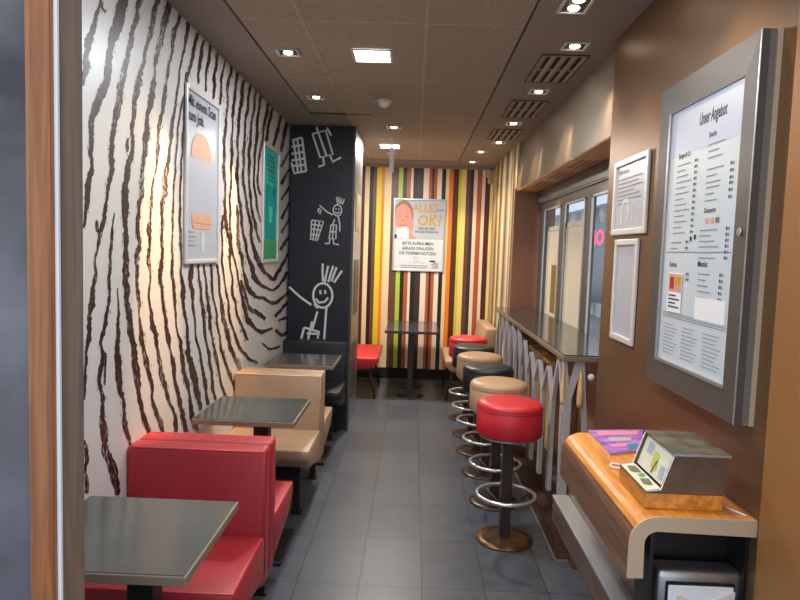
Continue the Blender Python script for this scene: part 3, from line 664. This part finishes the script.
for u in (.075, .165): f.ell(u, .67, .022, .008, 'skindark', .0022); f.line([(u-.025, .70), (u, .712), (u+.025, .70)], .006, 'skindark', .0022)
f.ell(.12, .615, .016, .010, 'skindark', .0022); f.line([(.075, .57), (.12, .555), (.165, .575)], .014, 'skindark', .0022)
f.rect(.022, .4, .05, .45, 'ink', .0018)
b.obj('artwork', r, fix=False)
b = MB(); f = Flat(b, (-.32, -.005, 0), (1, 0, 0), (0, 0, 1))
f.text('ALLES', .225, .73, .145, 'gold', .0024, shear=.1, sx=.84); f.text('OK?', .29, .565, .185, 'gold', .0024, shear=.1, sx=.90)
f.rect(.535, .745, .615, .765, 'purple', .002)
b.obj('headline', r, fix=False)
b = MB(); f = Flat(b, (-.32, -.005, 0), (1, 0, 0), (0, 0, 1))
f.text('SAG ES UNS', .31, .515, .042, 'ink', sx=.9); f.text('WIR SIND FÜR DICH DA', .27, .475, .036, 'ink', sx=.72)
f.text('BITTE AUFRÄUMEN', .31, .325, .052, 'ink', align='CENTER', sx=.84); f.text('GERADE DRAUSSEN', .31, .265, .052, 'ink', align='CENTER', sx=.84); f.text('DIE TONNEN NUTZEN', .31, .205, .052, 'ink', align='CENTER', sx=.84)
f.line([(.265, .175), (.275, .125), (.315, .125), (.325, .175), (.265, .175)], .006, 'greyink'); f.rect(.2, .105, .40, .109, 'greyink')
for k in range(2):
    for q in range(12): f.rect(.11+q*.028, .065-k*.025, .131+q*.028, .077-k*.025, 'greyink')
f.rect(.46, .12, .53, .14, 'ink'); 
for k in range(4): f.rect(.48+.02*(k % 2), .045+k*.02, .57, .055+k*.02, 'greyink')
b.obj('lettering', r, fix=False)

# two small framed notices on the menu wall
def notice(label, y0, y1, z0, z1, kind):
    r = thing('framed_notice', label, 'notice', (XR-.001, (y0+y1)/2, z0), 'white framed notices on the bronze wall')
    hu = (y1-y0)/2; hv = z1-z0
    b = MB(); snap_frame(b, hu, hv, 0, .026, .014, 'whiteframe', -1); b.obj('frame', r)
    b = MB(); f = Flat(b, (-.003, hu, 0), (0, -1, 0), (0, 0, 1)); f.rect(.01, .01, 2*hu-.01, hv-.01, 'postergrey', 0)
    if kind:
        f.text('Information', .05, hv-.062, .03, 'greyink', .001)
        for k in range(7): f.rect(.05, hv-.09-k*.018, .05+[.3, .26, .31, .2, .28, .3, .16][k]*(2*hu/.43), hv-.084-k*.018, 'greyink', .001)
        f.line([(.12, .05), (.11, .10), (.14, .15), (.19, .15), (.21, .10), (.19, .06)], .02, 'paper', .0012)
        f.line([(.26, .05), (.25, .12), (.28, .14)], .008, 'paper', .0012)
    b.obj('sheet', r, fix=False)
notice('upper white framed notice left of the menu case', 2.615, 3.055, 1.70, 2.035, True)
notice('lower, narrower white framed notice left of the menu case', 2.685, 2.985, 1.23, 1.68, False)

# menu case
XF = .88
r = thing('menu_case', 'large grey metal framed menu showcase on the bronze wall', 'menu board', (XR, 2.07, 1.157))
oy0, oy1, oz0, oz1 = 1.73, 2.406, 1.157, 2.202
iy0, iy1, iz0, iz1 = 1.816, 2.315, 1.25, 2.105
def T(y, z, x): return (x-XR, y-2.07, z-1.157)
b = MB(); b.box(T(oy0, oz0, XF+.02), T(oy1, oz1, XR), 'greyside')
b.obj('backing', r)
b = MB()
O = [(oy0, oz0), (oy1, oz0), (oy1, oz1), (oy0, oz1)]; I = [(iy0, iz0), (iy1, iz0), (iy1, iz1), (iy0, iz1)]
for k in range(4):
    j = (k+1) % 4
    fr = [T(*O[k], XF), T(*O[j], XF), T(*I[j], XF+.004), T(*I[k], XF+.004)]
    bk = [T(*O[k], XF+.02), T(*O[j], XF+.02), T(*I[j], XF+.02), T(*I[k], XF+.02)]
    b.quad(fr, 'greyframe'); b.quad([fr[0], bk[0], bk[1], fr[1]], 'greyframe'); b.quad([fr[3], fr[2], bk[2], bk[3]], 'alu'); b.quad([fr[0], fr[3], bk[3], bk[0]], 'gap'); b.quad([fr[1], fr[2], bk[2], bk[1]], 'gap')
b.box(T(iy1, iz0, XF+.0), T(iy1+.012, iz1, XF+.006), 'alu'); b.box(T(iy0, iz0-.01, XF), T(iy1+.012, iz0, XF+.006), 'alu')
b.box(T(oy0, oz0, XF-.002), T(oy0+.006, oz1, XF+.001), 'alu')
b.obj('door_frame', r)
b = MB(); b.box(T(oy0-.005, oz0, XR-.012), T(oy0, oz1, XR), 'edge'); b.obj('hinge_strip', r)
b = MB(); b.tube([T(1.775+.0*k, 1.68, XF-.004*k) for k in (0, 1)], .011, 'chrome', 16); b.obj('lock', r)
f_o = T(iy1, iz0, XF+.0105)
b = MB(); f = Flat(b, f_o, (0, -1, 0), (0, 0, 1)); f.rect(0, 0, iy1-iy0, iz1-iz0, 'paper', 0); f.rect(0, .70, iy1-iy0, iz1-iz0, 'paperblue', .0004)
f.rect(.02, .372, .48, .376, 'greyink', .0004); b.obj('menu_sheet', r, fix=False)
b = MB(); f = Flat(b, f_o, (0, -1, 0), (0, 0, 1))
f.text('Unser Angebot', .215, .775, .056, 'ink', .001, shear=.1, sx=.52)
f.text('Burger & Co', .07, .69, .024, 'ink', .001, sx=.75); f.text('Snacks', .29, .725, .024, 'ink', .001, sx=.8)
def lines(u, v, n, w, dv=.019, pr=None, m='greyink'):
    for k in range(n):
        ww = w*(.6+.4*((k*7+3) % 5)/4); f.rect(u, v-k*dv, u+ww, v-k*dv+.0035, m, .001)
        if pr: f.rect(pr, v-k*dv-.001, pr+.008, v-k*dv+.008, 'ink', .001); f.rect(pr+.011, v-k*dv-.001, pr+.022, v-k*dv+.007, 'greyink', .001)
lines(.06, .665, 13, .12, .019, .20); lines(.29, .70, 3, .12, .02); lines(.29, .625, 3, .12, .02, .44); lines(.29, .57, 3, .10, .02, .44)
lines(.05, .405, 2, .10, .02, .17); f.rect(.20, .41, .215, .425, 'ink', .001); f.rect(.23, .415, .245, .43, 'ink', .001)
f.text('Desserts', .29, .435+.09-.03, .022, 'ink', .001)
f.rect(.30, .462, .325, .478, 'pink', .001); f.rect(.335, .462, .36, .478, 'signprint' if 'signprint' in M else 'orange', .001); f.rect(.37, .462, .395, .478, 'oliveprint', .001)
lines(.27, .44, 6, .13, .017, .44)
f.text('Extras', .05, .325, .024, 'ink', .001); f.text('Menüs', .27, .33, .026, 'ink', .001); lines(.28, .305, 7, .09, .018, .42); lines(.05, .30, 2, .10, .018, .19)
for c in range(3):
    for k in range(9): f.rect(.03+c*.155, .125-k*.0125, .03+c*.155+.12*(.7+.3*((k*3+c) % 4)/3), .1275-k*.0125, 'greyink', .001)
for k in range(3): f.rect(.02, .15+k*.007, .48, .153+k*.007, 'greyink', .001)
f.rect(.27, .165, .47, .235, 'white', .0012)
b.obj('menu_lettering', r, fix=False)
b = MB(); f = Flat(b, T(2.262, 1.42, XF+.008), (0, -1, 0), (0, 0, 1))
f.rect(0, 0, .115, .135, 'white', 0); f.rect(.004, .07, .111, .13, 'orange', .0006); f.rect(.015, .08, .05, .12, 'signorange' if 'signorange' in M else 'red', .001); f.rect(.06, .095, .1, .12, 'gold', .001)
for k in range(4): f.rect(.01, .055-k*.013, .07+.03*(k % 2), .06-k*.013, 'ink', .001)
b.obj('price_card', r, fix=False)

# ------------------------------------------------------------------ benches
def bench(yc, mat, pip, label, kind='double', y_front=None):
    """yc = middle of the backrest; seats reach .6 m to both sides"""
    W = -XL-.555-.002; r = thing('bench', label, 'bench', (XL+.002, yc, 0), 'upholstered benches along the mural')
    hb = .105; s = .52 if kind == 'double' else .5
    def seat(sg):
        b = MB(); e = hb+.42
        poly = [(sg*hb*.6, .27), (sg*(hb+.0), .265), (sg*(e-.08), .33), (sg*e, .40), (sg*e, .45), (sg*hb*.6, .455)]
        b.prism(poly, 0, 0, W, mat, .014, 3); o = b.obj('seat', r)
        b = MB(); b.tube([(.02, sg*(e-.006), .448), (W-.006, sg*(e-.006), .448), (W-.006, sg*hb, .453)], .004, pip, 8); b.obj('piping', o)
    def back():
        b = MB()
        for sg in ((-1, 1) if kind == 'double' else (-1,)):
            y0, y1 = sorted((sg*.004, sg*hb))
            b.prism([(y0, .24), (y1, .24), (y1, .80), (y0, .80)] if sg > 0 else [(y0, .24), (y1, .24), (y1, .80), (y0, .80)], 0, 0, W, mat, .016, 3)
        o = b.obj('backrest', r)
        b = MB()
        for sg in ((-1, 1) if kind == 'double' else (-1,)):
            b.tube([(.015, sg*(hb-.004), .796), (W-.005, sg*(hb-.004), .796), (W-.005, sg*(hb-.004), .46)], .004, pip, 8)
        b.obj('piping', o)
    back(); seat(-1)
    if kind == 'double': seat(1)
    legs = ((-.3, W-.10), (-.3, .1), (.3, W-.10), (.3, .1)) if kind == 'double' else ((-.3, W-.1), (-.3, .1), (-.03, W-.1))
    for y, x in legs:
        b = MB(); b.box((x-.02, y-.02, .008), (x+.02, y+.02, .34), 'blackmetal', .003); b.box((x-.03, y-.03, 0), (x+.03, y+.03, .01), 'blackmetal'); b.obj('leg', r)
    b = MB(); b.box((.04, -.33 if kind == 'double' else -.33, .22), (W-.08, .33 if kind == 'double' else 0, .275), 'blackmetal'); b.obj('underframe', r)
    return r
bench(2.55, 'red', 'seam_red', 'double sided red bench, back to back seats nearest the camera')
bench(4.06, 'beige', 'seam_beige', 'double sided beige bench in the middle of the mural')
bench(5.56, 'blk', 'seam_blk', 'single black bench with its back to the black column', 'single')

# tables along the mural
def table(yc, label):
    W = -XL-.555-.05; r = thing('table', label, 'table', (XL+.05, yc, 0), 'dark tables along the mural')
    b = MB(); b.box((0, -.25, .722), (W, .25, .748), 'tableedge', .003); o = b.obj('tabletop', r)
    b = MB(); b.box((.004, -.244, .748), (W-.006, .244, .7505), 'tabletop', .001); b.obj('laminate_surface', o)
    b = MB(); b.box((.25, -.035, .0), (.33, .035, .722), 'blackmetal', .004); b.obj('column', r)
    b = MB(); b.box((-.03, -.012, .66), (.3, .012, .72), 'blackmetal'); b.obj('wall_bracket', r)
    b = MB(); b.box((.14, -.2, 0), (.44, .2, .02), 'blackmetal', .006); b.obj('foot', r)
    b = MB(); b.box((.18, -.12, .70), (.40, .12, .722), 'blackmetal'); b.obj('mounting_plate', r)
table(1.822, 'dark grey table nearest the camera in front of the red bench')
table(3.30, 'dark grey table between the red bench and the beige bench')
table(4.83, 'dark glossy table between the beige bench and the black bench')

# back corner table with its two benches
r = thing('corner_table', 'long narrow dark table against the striped wall', 'table', (0, 7.24, 0))
b = MB(); b.box((-.285, -.50, .722), (.29, .50, .75), 'bluetop', .004); b.obj('tabletop', r)
b = MB(); b.box((-.03, -.29, 0), (.03, -.23, .722), 'darkbrown', .004); b.obj('column', r)
b = MB(); b.lathe([(0, 0), (.15, 0), (.15, .01), (.03, .022), (0, .022)], (0, -.20, 0), 'blackmetal', 32); b.obj('foot', r)
b = MB(); b.box((-.03, .24, 0), (.03, .30, .722), 'darkbrown', .004); b.obj('column', r)
b = MB(); b.lathe([(0, 0), (.15, 0), (.15, .01), (.03, .022), (0, .022)], (0, .27, 0), 'blackmetal', 32); b.obj('foot', r)
def side_bench(x0, x1, back, mat, pip, label):
    r = thing('corner_bench', label, 'bench', ((x0+x1)/2, 7.22, 0))
    hw = abs(x1-x0)/2; s = 1 if back > 0 else -1
    b = MB(); b.prism([(-s*hw, .45), (-s*hw, .40), (-s*(hw-.07), .33), (s*hw, .30), (s*hw, .455)], 1, -.47, .52, mat, .014, 3); o = b.obj('seat', r)
    b = MB(); b.tube([(-s*hw, -.46, .448), (-s*hw, .5, .448)], .004, pip, 8); b.obj('piping', o)
    b = MB(); b.prism([(s*(hw-.17), .46), (s*(hw-.11), .80), (s*(hw+.01), .80), (s*(hw+.01), .46)], 1, -.43, .52, mat, .014, 3); b.obj('backrest', r)
    for y in (-.40, .4):
        b = MB(); b.tube([(-s*(hw-.10), y, .36), (-s*(hw-.03), y-.03, .01)], .012, 'darkbrown', 8); b.obj('leg', r)
        b = MB(); b.tube([(s*(hw-.10), y, .36), (s*(hw-.06), y, .01)], .012, 'darkbrown', 8); b.obj('leg', r)
side_bench(-1.0, -.345, -1, 'redstool', 'seam_red', 'red bench behind the black column, left of the corner table')
side_bench(.36, .90, 1, 'beige', 'seam_beige', 'tan bench with backrest right of the corner table')

# ------------------------------------------------------------------ bar stools
def stool(mat, x, y, label, turn=0, base='rust'):
    r = thing('bar_stool', label, 'stool', (x, y, 0), 'round bar stools at the window counter'); r.rotation_euler.z = turn
    R = .182
    b = MB(); b.lathe([(0, 0.604), (R-.012, 0.604), (R-.004, 0.608), (R, 0.616), (R, 0.751), (R-.002, 0.753), (R+.001, 0.758), (R-.003, 0.774), (R-.014, 0.786), (R-.035, 0.793), (R-.09, 0.797), (0, 0.797)], (0, 0, 0), mat, 64); o = b.obj('seat', r)
    b = MB(); b.tube([(R*math.cos(k*PI/24), R*math.sin(k*PI/24), 0.754) for k in range(48)], .0035, mat, 8, True); b.obj('piping', o)
    b = MB(); b.lathe([(0, 0.592), (R-.02, 0.592), (R-.014, 0.604), (0, 0.604)], (0, 0, 0), 'alu', 48); b.obj('seat_plate', r)
    b = MB(); b.box((-.029, -.029, .012), (.029, .029, 0.594), 'darkbrown', .005); b.obj('pole', r)
    b = MB(); b.lathe([(0, 0), (.158, 0), (.16, .003), (.158, .009), (.12, .013), (0, .016)], (0, 0, 0), base, 48); b.obj('base', r)
    b = MB(); b.tube([(.16*math.cos(k*PI/24), .16*math.sin(k*PI/24), .258) for k in range(48)], .0115, 'chrome', 12, True); b.obj('footring', r)
    for a in (.3, .3+2*PI/3, .3+4*PI/3):
        b = MB(); c, s = math.cos(a), math.sin(a)
        b.tube([(.025*c, .025*s, .19), (.09*c, .09*s, .225), (.156*c, .156*s, .252)], .007, 'darkbrown', 8); b.obj('strut', r)
    return r
for m, x, y, lab in (('redstool', .558, 3.52, 'red bar stool nearest the camera, in front of the row'), ('tan', .566, 4.06, 'tan bar stool directly behind the nearest red one'),
                     ('navy', .562, 4.60, 'dark navy bar stool, third in the row from the camera'), ('tan', .552, 5.10, 'tan bar stool between the navy and the black stool'),
                     ('blk', .545, 5.58, 'black bar stool just before the farthest red one'), ('redstool', .545, 6.14, 'farthest red bar stool at the far end of the row')):
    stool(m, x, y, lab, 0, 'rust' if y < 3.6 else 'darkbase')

# ------------------------------------------------------------------ window counter with its screen
b = MB()
b.box((.772, 3.245, 1.066), (1.14, 6.06, 1.092), 'tableedge', .002)
b.box((.778, 3.251, 1.092), (1.14, 6.058, 1.099), 'bluetop', .0015)
r = thing('window_counter', 'long dark counter below the window', 'counter', (0, 0, 0))
o = b.obj('countertop', r)
def strip(b, p0, p1, w0, w1, axis, pos, t=.016, m='arch'):
    """tapering flat bar from p0 to p1 (u,z) in the plane axis=pos, u along the other horizontal axis"""
    q = [(p0[0]-w0/2, p0[1]), (p0[0]+w0/2, p0[1]), (p1[0]+w1/2, p1[1]), (p1[0]-w1/2, p1[1])]
    strip.n += 1; e = (strip.n % 7)*.0011
    b.prism(q, axis, pos+e, pos+t+e, m)
strip.n = 0
# end screen facing the door
b = MB()
strip(b, (.786, 1.066), (.812, .86), .022, .028, 1, 3.268); strip(b, (.862, 1.066), (.815, .86), .040, .028, 1, 3.268)
strip(b, (.814, .88), (.812, .28), .034, .036, 1, 3.268); strip(b, (.868, 1.066), (.905, .74), .040, .024, 1, 3.268); strip(b, (.905, .75), (.905, .28), .024, .028, 1, 3.268)
b.obj('screen_arch', r)
# arches along the aisle
yy = 3.30; k = 0
while yy < 5.8:
    p = .27; top = (1.066, .965, .955, .96, 1.0)[k] if k < 5 else 1.066
    c = yy+p/2; b = MB()
    for sg in (-1, 1):
        L = [(c+sg*(p/2-.012)*(q/6)**.85, top-(top-.80)*q/6) for q in range(7)]+[(c+sg*(p/2-.012), .28)]
        for a_, c_ in zip(L, L[1:]):
            w0 = .030; w1 = .030 if c_[1] > .3 else .024
            b.prism([(a_[0]-w0/2, a_[1]), (a_[0]+w0/2, a_[1]), (c_[0]+w1/2, c_[1]), (c_[0]-w1/2, c_[1])], 0, .79+(sg+1)*.0005, .812+(sg+1)*.0005, 'arch')
    b.obj('screen_arch', r)
    yy += p; k += 1
# beech spindles and capped posts behind the screen
for x, y, z0, z1, r_ in ((.780, 3.256, .84, 1.05, .010), (.868, 3.256, .83, 1.02, .016)):
    b = MB(); h = z1-z0
    b.lathe([(0, 0), (r_*.8, 0), (r_, h*.12), (r_*.9, h*.5), (r_*.4, h*.93), (.002, h), (0, h)], (x, y, z0), 'lightwood', 16); b.obj('spindle', r)
for y0, y1, z, m in ((4.54, 4.95, .875, 'lightwood'), (4.19, 4.46, .875, 'lightwood'), (5.08, 5.5, .90, 'panelbrown'), (3.80, 4.02, .86, 'lightwood')):
    b = MB(); x = .94; y = (y0+y1)/2
    b.prism([(y-.05, .28), (y+.05, .28), (y+.10, z), (y-.10, z)], 0, x, x+.03, m); b.box((x-.03, y0, z), (x+.04, y1, z+.032), m, .004); b.obj('post', r)
b = MB(); b.lathe([(0, 0), (.018, 0), (.018, .012), (0, .016)], (0, 0, 0), 'white', 20)
o = b.obj('knob', r); o.rotation_euler = (PI/2, 0, 0); o.location = (.922, 3.268, .986)
# back board of the screen
b = MB(); b.box((1.02, 3.30, .27), (1.035, 6.05, 1.066), 'panelbrown')
b.obj('back_board', r)

# stepped plinth
b = MB(); b.box((.80, 3.29, 0), (.862, 6.058, .106), 'plinth'); b.box((.79, 3.285, 0), (.80, 6.06, .008), 'alu'); b.box((.79, 3.278, 0), (.862, 3.288, .008), 'alu')
tag(b.obj('footrest_plinth'), 'low dark brown step with metal strip below the counter screen', 'plinth')
b = MB(); b.box((.863, 3.20, 0), (1.135, 6.055, .27), 'plinth', .002)
r = thing('skirting_box', 'brown boxed ledge under the window counter, above the low step', 'ledge', (0, 0, 0))
b.obj('body', r)

# ------------------------------------------------------------------ oak shelf with the box
r = thing('wall_shelf', 'orange oak shelf with rounded front edge under the menu case', 'shelf', (0, 0, 0))
def arc(cx, cz, R, a0, a1, n=8): return [(cx+R*math.cos(a0+(a1-a0)*k/n), cz+R*math.sin(a0+(a1-a0)*k/n)) for k in range(n+1)]
x0, x1, zt, zb, Rr, th = .596, XR-.001, .92, .75, .075, .034
outer = [(x0, zb)]+arc(x0+Rr, zt-Rr, Rr, PI, PI/2)+[(x1, zt)]
inner = [(x1, zt-.045)]+arc(x0+Rr, zt-Rr, Rr-.04, PI/2, PI)+[(x0+.042, zb)]
b = MB(); n = len(outer)
y0, y1 = 1.672, 2.46
full = outer+inner
# top skin (oak) and front apron (brown wood, shade put into its colour), separate parts
for nm, lo, hi, m in (('top', 4, n-1, 'orangewood'), ('apron', 0, 4, 'apron')):
    q = MB(); i0 = lo; i1 = hi
    ins = inner[::-1]
    seg_o = outer[i0:i1+1]; seg_i = ins[i0:i1+1]
    q.prism(seg_o+seg_i[::-1], 1, y0, y1, m)
    q.obj(nm, r)
b.bm.free()
q = MB(); q.prism([(a, c) for a, c in outer]+inner, 1, y0-.006, y0, 'edge'); q.obj('end_trim', r)
q = MB(); q.box((.643, 1.66, .445), (x1, 2.76, .545), 'plinth', .002); q.obj('lower_rail', r)
q = MB(); q.box((.641, 1.655, .545), (x1, 2.762, .555), 'alu', .001); q.obj('rail_cap', r)
q = MB(); q.box((.71, 1.80, .555), (x1, 2.76, .74), 'plinth'); q.obj('lower_panel', r)
q = MB(); q.box((.72, 1.80, .741), (x1, 2.40, .874), 'blackmetal'); q.box((.665, 1.70, .556), (.675, 1.80, .874), 'blackmetal'); q.box((.92, 1.70, .556), (x1, 1.80, .874), 'blackmetal'); q.obj('cabinet', r)

r = thing('napkin_dispenser', 'grey metal napkin dispenser with cream napkins under the shelf', 'dispenser', (.805, 1.74, .556))
b = MB(); b.box((-.112, -.03, 0), (.125, .05, .197), 'steel', .02, 4); b.obj('casing', r)
b = MB(); b.box((-.088, -.036, .03), (.098, -.030, .168), 'gap', .004); b.obj('opening', r)
b = MB(); b.box((-.084, -.042, .03), (.092, -.036, .162), 'white', .003); 
b.prism([(-.07, .045), (.085, .045), (.092, .152), (.01, .11), (-.06, .135)], 1, -.05, -.042, 'napkin'); b.obj('napkin_stack', r)

r = thing('brochure', 'purple and pink brochure lying at the far end of the oak shelf', 'brochure', (0, 0, .9215))
def FP(pts, z): return [(*on(x, y, 2, .9215)[:2], z) for x, y in pts]
b = MB(); c = FP(((588, 431.5), (646, 431), (640, 452), (610, 455)), 0)
lo = [Vector(p) for p in c]; lo[1].x = min(lo[1].x, XR-.004)
for h, m in ((.0, 'paper'), (.003, 'purple')):
    A_ = [p+Vector((0, 0, h)) for p in lo]; B_ = [p+Vector((0, 0, h+.003)) for p in lo]
    b.quad(A_, m); b.quad(B_[::-1], m)
    for k in range(4): b.quad([A_[k], A_[(k+1) % 4], B_[(k+1) % 4], B_[k]], m)
b.obj('pages', r)
b = MB()
def lerp(u, v): return lo[0].lerp(lo[1], u).lerp(lo[3].lerp(lo[2], u), v)+Vector((0, 0, .007))
for u0_, v0_, u1_, v1_, m in ((.1, .08, .9, .28, 'pink'), (.25, .38, .75, .55, 'postergrey'), (.2, .65, .6, .8, 'pink'), (.65, .7, .9, .92, 'tealdark')):
    b.quad([lerp(u0_, v0_), lerp(u1_, v0_), lerp(u1_, v1_), lerp(u0_, v1_)], m)
b.obj('cover_print', r, fix=False)

# dispenser box
r = thing('leaflet_box', 'dark brown box with a slanted open front on the oak shelf', 'box', (.652, 1.722, .9205))
D = .222
b = MB(); b.box((0.0, .0, 0), (.21, D, .042), 'orangewood', .001); b.obj('wooden_base', r)
def ring2(pts): return pts
side = [(.0, .0425), (.21, .0425), (.216, .154), (.072, .154), (.040, .053), (.0, .046)]
for ya, yb in ((0, .006), (D-.006, D)):
    b = MB(); b.prism(side, 1, ya, yb, 'box'); b.obj('side_panel', r)
b = MB(); b.box((.0, .006, .0425), (.21, D-.006, .046), 'box'); b.box((.204, .006, .046), (.214, D-.006, .152), 'box'); b.obj('back_panel', r)
b = MB(); b.box((.068, -.002, .152), (.222, D+.002, .1565), 'boxtop', .001); b.box((.070, -.0035, .149), (.222, -.001, .1555), 'alu'); b.obj('lid', r)
for _y in (-.001, D): b = MB(); b.tube([(.0, _y, .048), (.040, _y, .053), (.072, _y, .152)], .0022, 'alu', 6); b.obj('edge_strip', r)
b = MB(); b.quad([(.001, .004, .0485), (.042, .004, .055), (.042, D-.004, .055), (.001, D-.004, .0485)], 'lip')
b.quad([(.010, .15, .052), (.035, .13, .056), (.035, .19, .056), (.014, .2, .052)], 'oliveprint'); b.quad([(.010, .05, .052), (.03, .03, .056), (.036, .08, .056), (.014, .09, .052)], 'oliveprint')
b.quad([(.02, .10, .053), (.036, .10, .056), (.036, .125, .056), (.018, .12, .053)], 'green'); b.obj('leaflet_tray', r, fix=False)
b = MB()
def SL(u, v, h): return (.046+.030*u+h, .008+(D-.016)*v, .058+.092*u)
b.quad([SL(0, 0, .003), SL(0, 1, .003), SL(1, 1, .003), SL(1, 0, .003)], 'lip')
b.quad([SL(.2, .35, .002), SL(.2, .55, .002), SL(.7, .6, .002), SL(.7, .42, .002)], 'yellowgreen'); b.quad([SL(.5, .65, .002), SL(.5, .85, .002), SL(.85, .85, .002), SL(.85, .65, .002)], 'postergrey')
b.quad([SL(.1, .1, .002), SL(.1, .25, .002), SL(.45, .27, .002), SL(.5, .12, .002)], 'postergrey'); b.quad([SL(.08, .45, .0015), SL(.08, .5, .0015), SL(.5, .44, .0015), SL(.5, .39, .0015)], 'oliveprint')
b.obj('leaflets', r, fix=False)
b = MB(); c = on(616, 467, 2, .921)
b.tube([(c.x+.018*math.cos(.5+k*PI/10), c.y+.022*math.sin(.5+k*PI/10), .9245) for k in range(17)], .0035, 'white', 8)
tag(b.obj('white_ring'), 'small white ring lying beside the brown box', 'ring')
b = MB(); b.tube([(.862+.004, 1.80, .9235), (.885, 1.74, .9235), (.91, 1.69, .9235)], .0022, 'white', 8)
tag(b.obj('cable'), 'thin white cable on the shelf right of the box', 'cable')

# ------------------------------------------------------------------ daylight outside and view
W = bpy.data.worlds.new('sky'); S.world = W; W.use_nodes = True
bg = W.node_tree.nodes['Background']; bg.inputs[0].default_value = (.78, .87, 1, 1); bg.inputs[1].default_value = 1.25
S.view_settings.view_transform = 'Standard'; S.view_settings.look = 'None'; S.view_settings.gamma = 1; S.view_settings.exposure = 0.2
S.view_settings.use_curve_mapping = False
